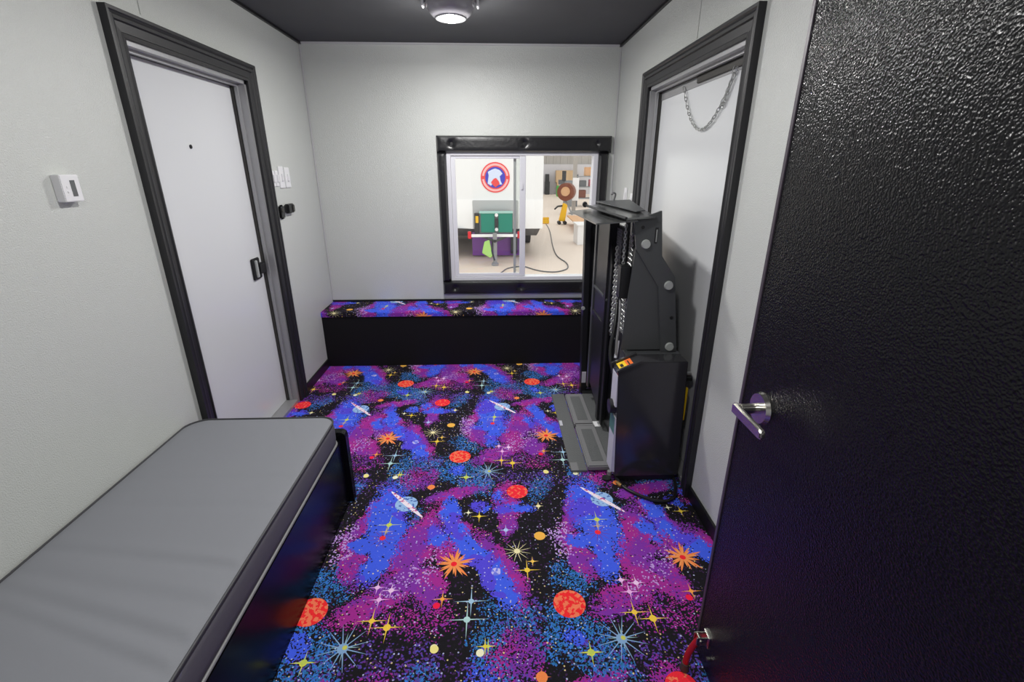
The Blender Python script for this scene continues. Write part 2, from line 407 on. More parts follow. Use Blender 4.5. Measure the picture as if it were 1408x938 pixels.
    hs = N.new('ShaderNodeHueSaturation'); hs.inputs['Saturation'].default_value = 1.0; hs.inputs['Value'].default_value = 1.12
    Lk.new(col, hs.inputs['Color'])
    Lk.new(vm('MINIMUM', hs.outputs[0], (0.95, 0.95, 0.95)), bs.inputs['Base Color'])
    bp = N.new('ShaderNodeBump'); bp.inputs['Strength'].default_value = 0.35; bp.inputs['Distance'].default_value = 0.002
    Lk.new(vc.outputs['Distance'], bp.inputs['Height']); Lk.new(bp.outputs[0], bs.inputs['Normal'])
    return m
M['carpet'] = carpet_material()

def set_uv(o, fn):
    me = o.data; uvl = me.uv_layers.new(name='UVMap')
    for l in me.loops:
        p = me.polygons
        co = me.vertices[l.vertex_index].co
        uvl.data[l.index].uv = fn(co)

# ------------------------------------------------------------------ room shell
XL, XR, YB, YF, H = -1.32, 0.919, 3.81, -1.4, 2.29
T_ = 0.12
o = MB().box(XL - T_, YF - T_, -0.08, XR + T_, YB + T_, 0).build('floor', M['carpet']); tag(o, kind='structure'); set_uv(o, lambda c: (c.x, c.y))
tag(MB().box(XL - T_, YF - T_, H, XR + T_, YB + T_, H + 0.08).build('ceiling', M['ceiling']), kind='structure')
def wall_with_hole(name, axis, a0, a1, lo, hi, hole):
    """wall slab; axis 'x' = plane of constant x between a0..a1; lo/hi = extent along the other axis; hole=(h0,h1,z0,z1)"""
    mb = MB(); h0, h1, z0, z1 = hole
    segs = [(lo, h0, 0, H), (h1, hi, 0, H), (h0, h1, z1, H)]
    if z0 > 0: segs.append((h0, h1, 0, z0))
    for s0, s1, b0, b1 in segs:
        if axis == 'x': mb.box(a0, s0, b0, a1, s1, b1)
        else: mb.box(s0, a0, b0, s1, a1, b1)
    bmesh.ops.remove_doubles(mb.bm, verts=mb.bm.verts, dist=1e-5)
    return tag(mb.build(name, M['wall']), kind='structure')
LD = (2.015, 2.915, 1.915)    # left doorway y0,y1,top
RD = (1.915, 3.05, 1.915)    # right doorway
WN = (-0.345, 0.80, 0.615, 1.585)
wall_with_hole('wall_left', 'x', XL - T_, XL, YF, YB + T_, (LD[0], LD[1], 0.0, LD[2]))
wall_with_hole('wall_right', 'x', XR, XR + T_, YF, YB + T_, (RD[0], RD[1], 0.0, RD[2]))
wall_with_hole('wall_back', 'y', YB, YB + T_, XL, XR, WN)
tag(MB().box(XL, YF - T_, 0, XR, YF, H).build('wall_front', M['wall']), kind='structure')
# short partition the black door hangs from, beside the camera
tag(MB().box(0.70, 0.14, 0, XR, 0.22, H).build('wall_partition', M['wall']), kind='structure')

# baseboards
bh = 0.066
tag(MB().box(XL, YF, 0, XL + 0.012, LD[0] - 0.085, bh, 0.002).box(XL, LD[1] + 0.085, 0, XL + 0.012, 3.505, bh, 0.002).build('baseboard_left', M['black_base']), kind='structure')
tag(MB().box(XR - 0.012, 0.22, 0, XR, RD[0] - 0.085, bh, 0.002).box(XR - 0.012, RD[1] + 0.085, 0, XR, 3.505, bh, 0.002).build('baseboard_right', M['black_base']), kind='structure')
tag(MB().box(XL + 0.001, YB - 0.012, 0.4475, XR - 0.001, YB, 0.462, 0.002).build('baseboard_back', M['black_base']), kind='structure')
# ceiling edge strips, corner beads, panel seams
tag(MB().box(XL, YF, H - 0.014, XL + 0.016, YB, H).build('trim_1', M['black_base']), kind='structure')
tag(MB().box(XR - 0.016, YF, H - 0.014, XR, YB, H).build('trim_2', M['black_base']), kind='structure')
tag(MB().box(XL + 0.016, YB - 0.010, H - 0.012, XR - 0.016, YB, H).build('trim_3', M['bead']), kind='structure')
tag(MB().box(XL, YB - 0.009, 0.462, XL + 0.009, YB, H - 0.014, 0.003).build('trim_4', M['bead']), kind='structure')
tag(MB().box(XR - 0.009, YB - 0.009, 0.462, XR, YB, H - 0.014, 0.003).build('trim_5', M['bead']), kind='structure')
tag(MB().box(-0.318, YB - 0.0025, 1.72, -0.308, YB, H - 0.014, 0.001).build('trim_6', M['wall']), kind='structure')
tag(MB().box(XL, 2.15, 2.02, XL + 0.0025, 2.16, H - 0.014, 0.001).build('trim_7', M['wall']), kind='structure')
tag(MB().box(XR - 0.0025, 2.41, 2.02, XR, 2.42, H - 0.014, 0.001).build('trim_8', M['wall']), kind='structure')

# ------------------------------------------------------------------ doors in the side walls
def casing(side, y0, y1, zt, parent):
    """moulded black casing round a doorway on a side wall; side=+1 sticks out to +x from wall x"""
    x = XL if side > 0 else XR
    cw = 0.085
    mb = MB()
    # cross-section (distance from inner edge, stand-off)
    prof = [(0, 0), (0, .014), (.012, .018), (.016, .013), (.046, .015), (.050, .023), (.060, .026), (.070, .023), (.074, .028), (cw, .028), (cw, 0)]
    rings = []
    for (d, s) in prof:
        X = x + side * s
        rings.append([Vector((X, y0 - d, 0)), Vector((X, y0 - d, zt + d)), Vector((X, y1 + d, zt + d)), Vector((X, y1 + d, 0))])
    vv = [[mb.bm.verts.new(p) for p in r] for r in rings]
    n = len(vv)
    for i in range(n):
        A, B = vv[i], vv[(i + 1) % n]
        for k in range(3): mb.bm.faces.new((A[k], A[k + 1], B[k + 1], B[k]))
    mb.bm.faces.new([r[0] for r in vv]); mb.bm.faces.new([r[3] for r in vv][::-1])
    return mb.build('door_casing', M['black_trim'], parent)

d1 = empty('door_1', (XL, (LD[0] + LD[1]) / 2, 0), kind='structure')
tag(d1, 'white flush door with black casing in the left wall', 'door')
casing(+1, LD[0], LD[1], LD[2], d1)
xd = XL - 0.075
MB().box(XL - T_, LD[0], 0, XL, LD[0] + 0.018, LD[2]).box(XL - T_, LD[1] - 0.018, 0, XL, LD[1], LD[2]).box(XL - T_, LD[0], LD[2] - 0.018, XL, LD[1], LD[2]).box(XL - T_, LD[0] + 0.018, 0, XL - 0.004, LD[1] - 0.018, 0.02)\
    .box(XL - 0.05, LD[0] + 0.018, 0.02, XL - 0.035, LD[0] + 0.03, LD[2] - .018).box(XL - 0.05, LD[1] - 0.03, 0.02, XL - 0.035, LD[1] - 0.018, LD[2] - .018).box(XL - 0.05, LD[0] + 0.03, LD[2] - 0.03, XL - 0.035, LD[1] - 0.03, LD[2] - .018)\
    .build('door_frame', M['jamb'], d1)
MB().box(XL - 0.075, LD[0] + 0.018, 0.02, XL - 0.060, LD[0] + 0.026, LD[2] - .018).box(XL - 0.075, LD[1] - 0.026, 0.02, XL - 0.060, LD[1] - 0.018, LD[2] - .018).box(XL - 0.075, LD[0] + 0.02, LD[2] - 0.028, XL - 0.060, LD[1] - 0.02, LD[2] - .018).build('door_gasket', M['gasket'], d1)
MB().box(XL - 0.11, LD[0] + 0.020, 0.021, xd, LD[1] - 0.020, LD[2] - 0.020, 0.002).build('door_panel', M['door_white'], d1)
MB().cyl((xd, 2.42, 1.57), (xd + 0.004, 2.42, 1.57), 0.009).cyl((xd, 2.42, 1.57), (xd + 0.006, 2.42, 1.57), 0.005).build('peephole', M['black_plastic'], d1)
pl = MB().box(xd, 2.755, 0.862, xd + 0.012, 2.845, 0.985, 0.004).box(xd + 0.010, 2.80, 0.89, xd + 0.03, 2.875, 0.955, 0.005).build('latch_plate', M['black_plastic'], d1)
MB().box(xd + 0.012, 2.775, 0.875, xd + 0.024, 2.797, 0.974, 0.003).build('latch_lever', M['bolt'], pl)

d2 = empty('door_2', (XR, (RD[0] + RD[1]) / 2, 0), kind='structure')
tag(d2, 'wide white door with black casing in the right wall behind the lift', 'door')
casing(-1, RD[0], RD[1], RD[2], d2)
MB().box(XR, RD[0], 0, XR + T_, RD[0] + 0.018, RD[2]).box(XR, RD[1] - 0.018, 0, XR + T_, RD[1], RD[2]).box(XR, RD[0], RD[2] - 0.018, XR + T_, RD[1], RD[2]).box(XR + 0.004, RD[0], 0, XR + T_, RD[1], 0.02)\
    .box(XR + 0.03, RD[1] - 0.03, 0.02, XR + 0.045, RD[1] - 0.018, RD[2] - .018).box(XR + 0.03, RD[0] + 0.018, RD[2] - 0.03, XR + 0.045, RD[1] - 0.03, RD[2] - .018).build('door_frame', M['jamb'], d2)
MB().box(XR + 0.05, RD[1] - 0.026, 0.02, XR + 0.066, RD[1] - 0.018, RD[2] - .018).box(XR + 0.05, RD[0] + 0.02, RD[2] - 0.030, XR + 0.066, RD[1] - 0.02, RD[2] - .018).build('door_gasket', M['gasket'], d2)
xr = XR + 0.068
MB().box(xr, RD[0] + 0.020, 0.021, XR + 0.105, RD[1] - 0.020, RD[2] - 0.022, 0.002).build('door_panel', M['door_white'], d2)
MB().box(xr - 0.004, RD[0] + 0.02, 1.845, xr, RD[1] - 0.02, 1.893).build('header_strip', M['jamb'], d2)
MB().box(xr - 0.014, 2.02, 1.855, xr - 0.004, 2.50, 1.885, 0.002).build('door_closer', M['gasket'], d2)

def catenary(p, q, sag, n):
    p = Vector(p); q = Vector(q); out = []
    for i in range(n + 1):
        t = i / n; v = p.lerp(q, t); v.z -= sag * (1 - (2 * t - 1) ** 2); out.append(v)
    return out
def chain(name, pts, r, wire, m, parent=None):
    mb = MB()
    for i in range(len(pts) - 1):
        a, b = pts[i], pts[i + 1]; c = (a + b) / 2; d = (b - a); L = d.length * 0.72; d.normalize()
        side = d.cross(Vector((1, 0, 0))).normalized() if i % 2 else d.cross(d.cross(Vector((1, 0, 0)))).normalized()
        ring = [c + d * (L * math.cos(t * math.pi / 5)) + side * (r * math.sin(t * math.pi / 5)) for t in range(10)]
        mb.tube(ring, wire, 5, True)
    return mb.build(name, m, parent, smooth=True)
ch = empty('safety_chain', (xr - 0.012, 2.38, 1.865), 'thin steel chain hanging in a loop at the top of the wide white door', 'chain')
chain('chain_loop', catenary((xr - 0.012, 2.66, 1.862), (xr - 0.012, 2.10, 1.862), 0.215, 34), 0.0065, 0.0018, M['steel'], ch)
chain('chain_tail', catenary((xr - 0.012, 2.12, 1.860), (xr - 0.012, 2.20, 1.72), 0.02, 9), 0.0065, 0.0018, M['steel'], ch)

# ------------------------------------------------------------------ window
w = empty('window_1', (0.23, YB, 1.1), kind='structure'); tag(w, 'white sliding window with padded black surround in the back wall', 'window')
def pad(x0, z0, x1, z1, buttons, depth=0.042):
    nx = max(2, int((x1 - x0) / 0.012)); nz = max(2, int((z1 - z0) / 0.012)); bm = bmesh.new()
    g = {}
    for i in range(nx + 1):
        for j in range(nz + 1):
            x = x0 + (x1 - x0) * i / nx; z = z0 + (z1 - z0) * j / nz
            ex = min(x - x0, x1 - x); ez = min(z - z0, z1 - z); e = min(ex, ez)
            d = depth * (0.45 + 0.55 * max(0.0, 1 - max(0.0, 1 - max(e, 0.0) / 0.022) ** 2) ** 0.5)
            for bx, bz in buttons:
                dd = math.hypot(x - bx, z - bz); d -= 0.022 * math.exp(-(dd / 0.018) ** 2)
                a = math.atan2(z - bz, x - bx); d -= 0.004 * max(0, math.cos(5 * a)) ** 4 * math.exp(-(dd / 0.05) ** 2)
            g[i, j] = bm.verts.new((x, YB - d, z))
    bk = {}
    for i in range(nx):
        for j in range(nz): bm.faces.new((g[i, j], g[i + 1, j], g[i + 1, j + 1], g[i, j + 1]))
    edge = [(i, 0) for i in range(nx + 1)] + [(nx, j) for j in range(1, nz + 1)] + [(i, nz) for i in range(nx - 1, -1, -1)] + [(0, j) for j in range(nz - 1, 0, -1)]
    for e in edge: v = g[e].co; bk[e] = bm.verts.new((v.x, YB, v.z))
    for a, b in zip(edge, edge[1:] + edge[:1]): bm.faces.new((g[a], bk[a], bk[b], g[b]))
    mb = MB(); mb.bm.free(); mb.bm = bm
    o = mb.build('padded_surround', M['vinyl'], w, smooth=True)
    for bx, bz in buttons:
        MB().cyl((bx, YB - 0.010, bz), (bx, YB - depth + 0.014, bz), 0.010).build('tuft_button', M['vinyl'], o, smooth=True)
pad(-0.412, 1.585, 0.888, 1.700, [(-0.30, 1.645), (0.235, 1.645), (0.77, 1.645)])
pad(-0.412, 0.615, -0.345, 1.585, [])
pad(0.80, 0.615, 0.872, 1.585, [])
pad(-0.412, 0.505, 0.872, 0.615, [(-0.315, 0.562), (0.215, 0.562), (0.74, 0.562)])
WH = mat('white_vinyl', rgb(222, 222, 228), 0.35)
x0, x1, z0, z1 = WN
MB().box(x0, YB - 0.003, z0, x0 + 0.028, YB + 0.09, z1, .002).box(x1 - 0.035, YB - 0.003, z0, x1, YB + 0.09, z1, .002).box(x0 + .028, YB - 0.003, z0, x1 - 0.035, YB + 0.09, z0 + 0.028, .002).box(x0 + .028, YB - 0.003, z1 - 0.020, x1 - 0.035, YB + 0.09, z1, .002).build('window_frame', WH, w)
sx0, sx1 = x0 + 0.030, 0.252
s = MB().box(sx0, YB + 0.012, z0 + .03, sx0 + 0.032, YB + 0.034, z1 - .022, .003).box(sx1 - 0.045, YB + 0.006, z0 + .03, sx1, YB + 0.036, z1 - .022, .003).box(sx0 + .032, YB + 0.012, z0 + .03, sx1 - .045, YB + 0.034, z0 + 0.055, .003).box(sx0 + .032, YB + 0.012, z1 - 0.042, sx1 - .045, YB + 0.034, z1 - .022, .003).build('window_sash', WH, w)
MB().box(0.160, YB + 0.046, z0 + .03, 0.180, YB + 0.072, z1 - .022, .003).build('meeting_rail', mat('grey_vinyl', rgb(188, 186, 188), 0.35), w)
MB().box(sx0 + .030, YB + 0.020, z0 + .05, sx1 - .040, YB + 0.024, z1 - .04).build('window_pane', M['glass'], w)
MB().box(0.180, YB + 0.056, z0 + .028, x1 - .035, YB + 0.060, z1 - .020).build('window_pane', M['glass'], w)
MB().box(0.215, YB - 0.004, 1.32, 0.232, YB + 0.006, 1.37, .003).build('sash_latch', WH, w)

# ------------------------------------------------------------------ black open door at the right, next to the camera
hx, hy, fx, fy = 0.63, 0.24, 0.638, 1.085
ang = math.atan2(fx - hx, fy - hy)
d3 = empty('door_3', (hx, hy, 0), kind='structure'); tag(d3, 'open black door with lever handle along the right edge', 'door')
LW = math.hypot(fx - hx, fy - hy)
# local: x = thickness, y = along the leaf
def loc_parent(o):   # parts written in the leaf's own frame
    o.matrix_parent_inverse = Matrix(); return o
p = loc_parent(MB().box(0.0, 0.0, 0.016, 0.036, LW - 0.004, 2.05).build('door_panel', M['black_door'], d3))
loc_parent(MB().box(-0.0025, LW - 0.012, 0.016, 0.038, LW, 2.05, 0.001).build('edge_strip', M['edge'], d3))
for zz in (0.25, 1.0, 1.8): loc_parent(MB().cyl((-0.006, -0.004, zz), (-0.006, -0.004, zz + .09), 0.007).build('hinge', M['chrome'], d3))
rose = loc_parent(MB().cyl((0.0, LW - 0.098, 0.938), (-0.010, LW - 0.098, 0.938), 0.040, 0.036, 40).build('handle_rose', M['chrome'], d3, smooth=True))
hy_ = LW - 0.098
lev = loc_parent(MB().cyl((-0.008, hy_, 0.938), (-0.052, hy_, 0.938), 0.013, 0.011).build('lever_neck', M['chrome'], d3, smooth=True))
lv = MB()
lv.prism([(hy_ + 0.016, 0.950), (hy_ - 0.105, 0.947), (hy_ - 0.118, 0.942), (hy_ - 0.120, 0.926), (hy_ - 0.108, 0.921), (hy_ + 0.016, 0.921)], -0.066, -0.053, 'x', bev=0.004)
loc_parent(lv.build('lever', M['chrome'], d3, smooth=True))
# kick-down holder
ky = LW - 0.065
kb = loc_parent(MB().box(-0.006, ky - 0.016, 0.105, 0.0, ky + 0.022, 0.150, 0.002).box(-0.040, ky + 0.008, 0.118, -0.004, ky + 0.012, 0.148, 0.001).box(-0.040, ky - 0.012, 0.118, -0.004, ky - 0.008, 0.148, 0.001).cyl((-0.026, ky - 0.014, 0.133), (-0.026, ky + 0.014, 0.133), 0.005).build('holder_bracket', M['chrome'], d3))
loc_parent(MB().tube(smooth_path([(-0.026, ky, 0.133), (-0.040, ky + .003, 0.098), (-0.052, ky + .002, 0.062), (-0.056, ky, 0.028)], 5), 0.0095, 12).build('holder_arm', M['red_rubber'], d3, smooth=True))
loc_parent(MB().cyl((-0.056, ky, 0.030), (-0.057, ky, 0.004), 0.012, 0.015).build('holder_foot', M['gasket'], d3, smooth=True))
loc_parent(MB().cyl((-0.001, ky - 0.03, 0.085), (-0.010, ky - 0.03, 0.085), 0.006).build('holder_clip', M['chrome'], d3, smooth=True))
d3.rotation_euler = (0, 0, -ang)

# ------------------------------------------------------------------ carpeted bench under the window
b = empty('storage_bench', (-0.2, 3.66, 0), 'long black-fronted bench topped with galaxy carpet under the window', 'bench')
bt = MB()
prof = [(YB - .002, 0.4475), (3.512, 0.4475), (3.503, 0.444), (3.499, 0.436), (3.499, 0.408), (3.507, 0.408), (3.507, 0.425), (YB - .002, 0.425)]
bt.prism([(y, z) for y, z in prof], XL + 0.001, XR - 0.001, 'x')
o = bt.build('carpet_top', M['carpet'], b)
set_uv(o, lambda c: (c.x + 0.378, 1.472 + 0.07 + (c.y - 3.50) - (0.4475 - c.z) * 1.6))
MB().box(XL + 0.001, 3.507, 0.0, XR - 0.001, 3.52, 0.425).build('front_panel', M['black_fabric'], b)
MB().box(XL + 0.002, 3.521, 0.0, XR - 0.002, YB - 0.001, 0.424).build('bench_carcass', M['black_panel'], b)

# ------------------------------------------------------------------ bed base and mattress
bb = empty('bed_base', (-1.0, 0.9, 0), 'black laminate box bed base along the left wall', 'bed')
MB().box(XL + 0.014, -0.30, 0.0, -0.692, 1.862, 0.335, 0.002).build('side_panel', M['black_panel'], bb)
pe = MB().prism([(XL + 0.014, 0.0), (-0.672, 0.0), (-0.672, 0.345), (-0.676, 0.362), (-0.690, 0.372), (XL + 0.014, 0.372)], 1.865, 1.902, 'y').build('end_board', M['black_panel'], bb)

def mattress():
    root = empty('mattress', (-1.0, 0.85, 0.337), 'grey zip-cover mattress with charcoal sides on the black bed base', 'mattress')
    X0, X1, Y0, Y1, Z0, Z1, R = XL + 0.004, -0.698, -0.28, 1.862, 0.337, 0.458, 0.085
    out = []
    for cx, cy, a0 in ((X1 - R * .7, Y1 - R * .7, 0), (X0 + R, Y1 - R, 90), (X0 + R, Y0 + R, 180), (X1 - R, Y0 + R, 270)):
        rr = R * .7 if a0 == 0 else R
        for k in range(9):
            a = math.radians(a0 + k * 90 / 8); out.append((cx + rr * math.cos(a), cy + rr * math.sin(a)))
    # side band
    mb = MB(); rings = []
    dense = []
    n = len(out)
    for i in range(n):
        a = Vector(out[i]); c = Vector(out[(i + 1) % n]); L = (c - a).length; k = max(1, int(L / 0.011))
        for j in range(k): dense.append(a.lerp(c, j / k))
    n = len(dense); cen = Vector(((X0 + X1) / 2, (Y0 + Y1) / 2))
    # outward normals
    nor = []
    for i in range(n):
        t = dense[(i + 1) % n] - dense[i - 1]; nor.append(Vector((t.y, -t.x)).normalized())
    prof = [(-0.004, Z0 + .004), (0.0, Z0 + .012), (0.003, Z0 + 0.035), (0.003, Z1 - 0.035), (0.0, Z1 - .014), (-0.004, Z1 - .008)]
    random.seed(3)
    for k, (off, z) in enumerate(prof):
        rings.append([mb.bm.verts.new((min(max(dense[i].x + nor[i].x * off, X0), X1 + .003), dense[i].y + nor[i].y * off, z)) for i in range(n)])
    for A, B in zip(rings, rings[1:]):
        for i in range(n): mb.bm.faces.new((A[i], A[(i + 1) % n], B[(i + 1) % n], B[i]))
    mb.build('side_band', M['mat_side'], root, smooth=True)
    # top cover: grid clipped to the outline by radial shrink
    mb = MB(); bm = mb.bm; NR = 44
    rr = []
    for k in range(NR + 1):
        t = k / NR; ring = []
        for i in range(n):
            # rings shrink toward the long medial line
            e = dense[i]; mid = Vector((cen.x, min(max(e.y, Y0 + 0.3), Y1 - 0.3)))
            p = e.lerp(mid, t); p2 = e + (-nor[i]) * 0.004 if k == 0 else p
            edge = (e - mid).length * t
            z = Z1 - 0.008 + 0.010 * (1 - math.exp(-edge / 0.03))
            yy = p.y
            w_ = 0.0
            for (wy, sl, am, wd) in ((0.80, 0.30, .0034, .018), (0.90, 0.22, .0022, .022), (1.02, 0.16, .0030, .018), (1.27, 0.05, .0010, .02), (1.42, 0.02, .0010, .022), (0.73, 0.34, .0030, .016)):
                s_ = yy - wy + sl * (p.x - X1); fall = 0.35 + 0.65 * (p.x - X0) / (X1 - X0)
                w_ -= 1.9 * am * math.exp(-(s_ / wd) ** 2) * fall
                w_ += am * 1.1 * math.exp(-((s_ - wd * 1.8) / wd) ** 2) * fall
            # crease by the far corner
            s_ = (p.x + 0.84) + 0.55 * (yy - 1.72); w_ -= 0.0018 * math.exp(-(s_ / 0.012) ** 2) * math.exp(-((yy - 1.75) / 0.09) ** 2)
            w_ *= min(1, edge / 0.03)
            ring.append(bm.verts.new((p2.x, p2.y, z + w_)))
        rr.append(ring)
    for A, B in zip(rr, rr[1:]):
        for i in range(n):
            try: bm.faces.new((A[i], A[(i + 1) % n], B[(i + 1) % n], B[i]))
            except ValueError: pass
    bmesh.ops.remove_doubles(bm, verts=bm.verts, dist=0.0004)
    o = mb.build('top_cover', M['mat_top'], root, smooth=True)
    mb = MB(); bm = mb.bm; bm.faces.new([bm.verts.new((p.x - nr.x * .004, p.y - nr.y * .004, Z0 + .004)) for p, nr in zip(dense, nor)])
    mb.build('bottom_cover', M['mat_side'], root)
    pt = [Vector((max(p.x, X0 + .004), p.y, Z1 - 0.006)) for p in dense]
    random.seed(5)
    MB().tube(pt, 0.0042, 8, True).build('top_piping', M['piping'], root, smooth=True)
    pt = [Vector((max(p.x + nr.x * .002, X0 + .004), p.y, Z0 + 0.0065)) for p, nr in zip(dense, nor)]
    MB().tube(pt, 0.0052, 8, True).build('bottom_piping', M['piping_l'], root, smooth=True)
mattress()

# ------------------------------------------------------------------ wall controls
t = empty('thermostat', (XL, 1.60, 1.42), 'white square thermostat with grey display on the left wall', 'thermostat')
MB().prism([(1.545, 1.380), (1.614, 1.380), (1.614, 1.459), (1.545, 1.459)], XL, XL + 0.027, 'x', bev=0.002).build('housing', M['white_plastic'], t)
MB().box(XL + 0.027, 1.577, 1.396, XL + 0.0282, 1.594, 1.443).build('display', M['screen'], t)
MB().box(XL + 0.027, 1.560, 1.420, XL + 0.029, 1.564, 1.426, .0005).build('button', M['white_plastic'], t)
MB().box(XL + 0.027, 1.560, 1.406, XL + 0.029, 1.564, 1.412, .0005).build('button', M['white_plastic'], t)

def plate(y0, y1, z0, z1, label, toggles=1):
    e = empty('wall_switch', (XL, (y0 + y1) / 2, (z0 + z1) / 2), label, 'switch', None)
    MB().box(XL, y0, z0, XL + 0.007, y1, z1, 0.002).build('cover_plate', M['white_plastic'], e)
    for i in range(toggles):
        c = y0 + (y1 - y0) * (i + .5) / toggles
        MB().box(XL + 0.006, c - 0.008, (z0 + z1) / 2 - .022, XL + 0.016, c + 0.008, (z0 + z1) / 2 + .022, 0.002).build('rocker', M['white_plastic'], e)
plate(3.035, 3.075, 1.372, 1.462, 'narrow white switch nearest the door casing, first of the white row')
plate(3.085, 3.125, 1.372, 1.462, 'narrow white switch second from the door casing in the white row')
plate(3.140, 3.210, 1.358, 1.486, 'taller white switch plate in the middle of the white row')
plate(3.225, 3.300, 1.358, 1.480, 'white switch plate furthest from the door, last of the white row')
e = empty('round_socket', (XL, 3.085, 1.22), 'black oval socket beside the left door casing under the white switches', 'socket')
MB().box(XL, 3.060, 1.178, XL + 0.016, 3.122, 1.262, 0.014, 4).build('socket_body', M['black_plastic'], e, smooth=True)
MB().cyl((XL + .016, 3.082, 1.23), (XL + .022, 3.082, 1.23), 0.014).build('socket_face', M['gasket'], e)
e = empty('remote_holder', (XL, 3.20, 1.22), 'black boxy holder right of the oval black socket on left wall', 'holder')
MB().box(XL, 3.150, 1.205, XL + 0.030, 3.245, 1.262, 0.006).build('holder_body', M['black_plastic'], e)
MB().box(XL + 0.030, 3.205, 1.213, XL + 0.034, 3.236, 1.252, 0.002).build('button', M['gasket'], e)
def rplate(y0, y1, z0, z1, label):
    e = empty('wall_switch', (XR, (y0 + y1) / 2, (z0 + z1) / 2), label, 'switch')
    MB().box(XR - 0.007, y0, z0, XR, y1, z1, 0.002).build('cover_plate', M['white_plastic'], e)
    MB().box(XR - 0.014, (y0 + y1) / 2 - .012, (z0 + z1) / 2 - .025, XR - 0.006, (y0 + y1) / 2 + .012, (z0 + z1) / 2 + .025, 0.002).build('rocker', M['white_plastic'], e)
rplate(3.20, 3.26, 1.21, 1.32, 'white switch plate on the right wall nearer the wide door casing')
rplate(3.36, 3.42, 1.24, 1.35, 'white switch plate on the right wall nearer the window corner')

# ------------------------------------------------------------------ ceiling lamps
def ceiling_lamp(cx, cy, label, power):
    L = empty('ceiling_lamp', (cx, cy, H), label, 'lamp', 'domed ceiling lamps')
    MB().lathe([(0.0, 0), (0.132, 0), (0.132, -0.020), (0.124, -0.028), (0, -0.028)], (cx, cy, H)).build('lamp_housing', M['lamp_metal'], L, smooth=True)
    MB().lathe([(0.124, -0.028), (0.120, -0.050), (0.104, -0.074), (0.078, -0.092), (0.052, -0.100), (0.046, -0.098), (0.046, -0.09), (0.0, -0.09)], (cx, cy, H)).build('smoked_dome', M['smoke'], L, smooth=True)
    MB().tube([(cx + .075 * math.cos(a * math.pi / 24), cy + .075 * math.sin(a * math.pi / 24), H - .091) for a in range(48)], 0.005, 8, True).build('dome_ring', M['lamp_metal'], L, smooth=True)
    for s in (-1, 1):
        MB().box(cx + s * 0.140 - 0.006, cy - 0.02, H - 0.045, cx + s * 0.140 + 0.006, cy + 0.02, H, 0.003).build('side_bracket', M['white_plastic'], L)
    MB().lathe([(0.0, -0.110), (0.020, -0.109), (0.034, -0.105), (0.044, -0.098), (0.044, -0.091), (0, -0.091)], (cx, cy, H)).build('bulb', M['glow'], L, smooth=True)
    a = bulb_light('lamp_light', (cx, cy, H - 0.155), 0.045, power * 0.55, (1.0, 0.985, 0.965))
    a2 = disc_light('disc_light', (cx, cy, H - 0.114), 0.16, power, (1.0, 0.985, 0.965))
    a2.parent = L; a2.matrix_parent_inverse = Matrix.Translation(L.location).inverted()
    a.parent = L; a.matrix_parent_inverse = Matrix.Translation(L.location).inverted()
    return L
ceiling_lamp(-0.205, 2.86, 'smoked dome lamp with bright bulb at the top edge of the photo', LAMP1_W)
ceiling_lamp(-0.205, 1.45, 'assumed second dome lamp, unseen on the ceiling between bed and lift, used to light the room', LAMP2_W)
ceiling_lamp(-0.205, 0.0, 'assumed third dome lamp, unseen on the ceiling above the camera, added for room light', LAMP3_W)

# ------------------------------------------------------------------ wheelchair lift folded in the right doorway
W = empty('wheelchair_lift', (0.74, 2.5, 0), 'folded dark grey wheelchair lift standing in front of the wide right door', 'lift')
# cover box of the pump
cv = MB().prism([(0.585, 0.035), (0.905, 0.035), (0.880, 0.650), (0.672, 0.650), (0.562, 0.602)], 1.96, 2.06, 'y', bev=0.004).build('pump_cover', M['lift_gloss'], W)
MB().box(0.62, 2.06, 0.035, 0.885, 2.175, 0.648, .004).build('pump_case', M['lift'], W)
MB().box(0.60, 1.975, 0.0, 0.895, 2.16, 0.035, .003).build('pump_base', M['lift_black'], W)
MB().prism([(1.966, 0.06), (2.056, 0.06), (2.056, 0.36), (1.966, 0.36)], 0.5665, 0.5855, 'x').build('side_label', M['sticker'], W)
MB().prism([(1.966, 0.42), (2.056, 0.42), (2.056, 0.58), (1.966, 0.58)], 0.5615, 0.569, 'x').build('side_label', M['sticker'], W)
MB().prism([(1.97, 0.27), (2.055, 0.27), (2.055, 0.36), (1.97, 0.36)], 0.5655, 0.567, 'x').build('green_label', M['sticker_g'], W)
MB().cyl((0.545, 2.02, 0.40), (0.575, 2.02, 0.40), 0.035).build('cable_grommet', M['lift_black'], W, smooth=True)
# warning label lying on the chamfer
c0, c1 = Vector((0.562, 0, 0.602)), Vector((0.672, 0, 0.650)); dd = (c1 - c0).normalized(); nn = Vector((-dd.z, 0, dd.x))
def chamf(s0, s1, y0, y1, h0, h1, name, m, par):
    a = c0 + dd * s0; e = c0 + dd * s1
    pts = [a + nn * h0, e + nn * h0, e + nn * h1, a + nn * h1]
    return MB().prism([(q.x, q.z) for q in pts], y0, y1, 'y').build(name, m, par)
chamf(-0.005, 0.118, 1.954, 1.968, 0.000, 0.012, 'cover_lip', M['lift_gloss'], cv)
chamf(-0.005, 0.118, 2.050, 2.064, 0.000, 0.012, 'cover_lip', M['lift_gloss'], cv)
lb = chamf(0.012, 0.080, 1.972, 2.045, 0.0, 0.003, 'warning_label', M['yellow'], cv)
chamf(0.050, 0.080, 1.972, 2.045, 0.003, 0.0036, 'label_band', M['orange'], lb)
chamf(0.022, 0.036, 1.990, 2.020, 0.003, 0.0040, 'label_mark', M['black_plastic'], lb)
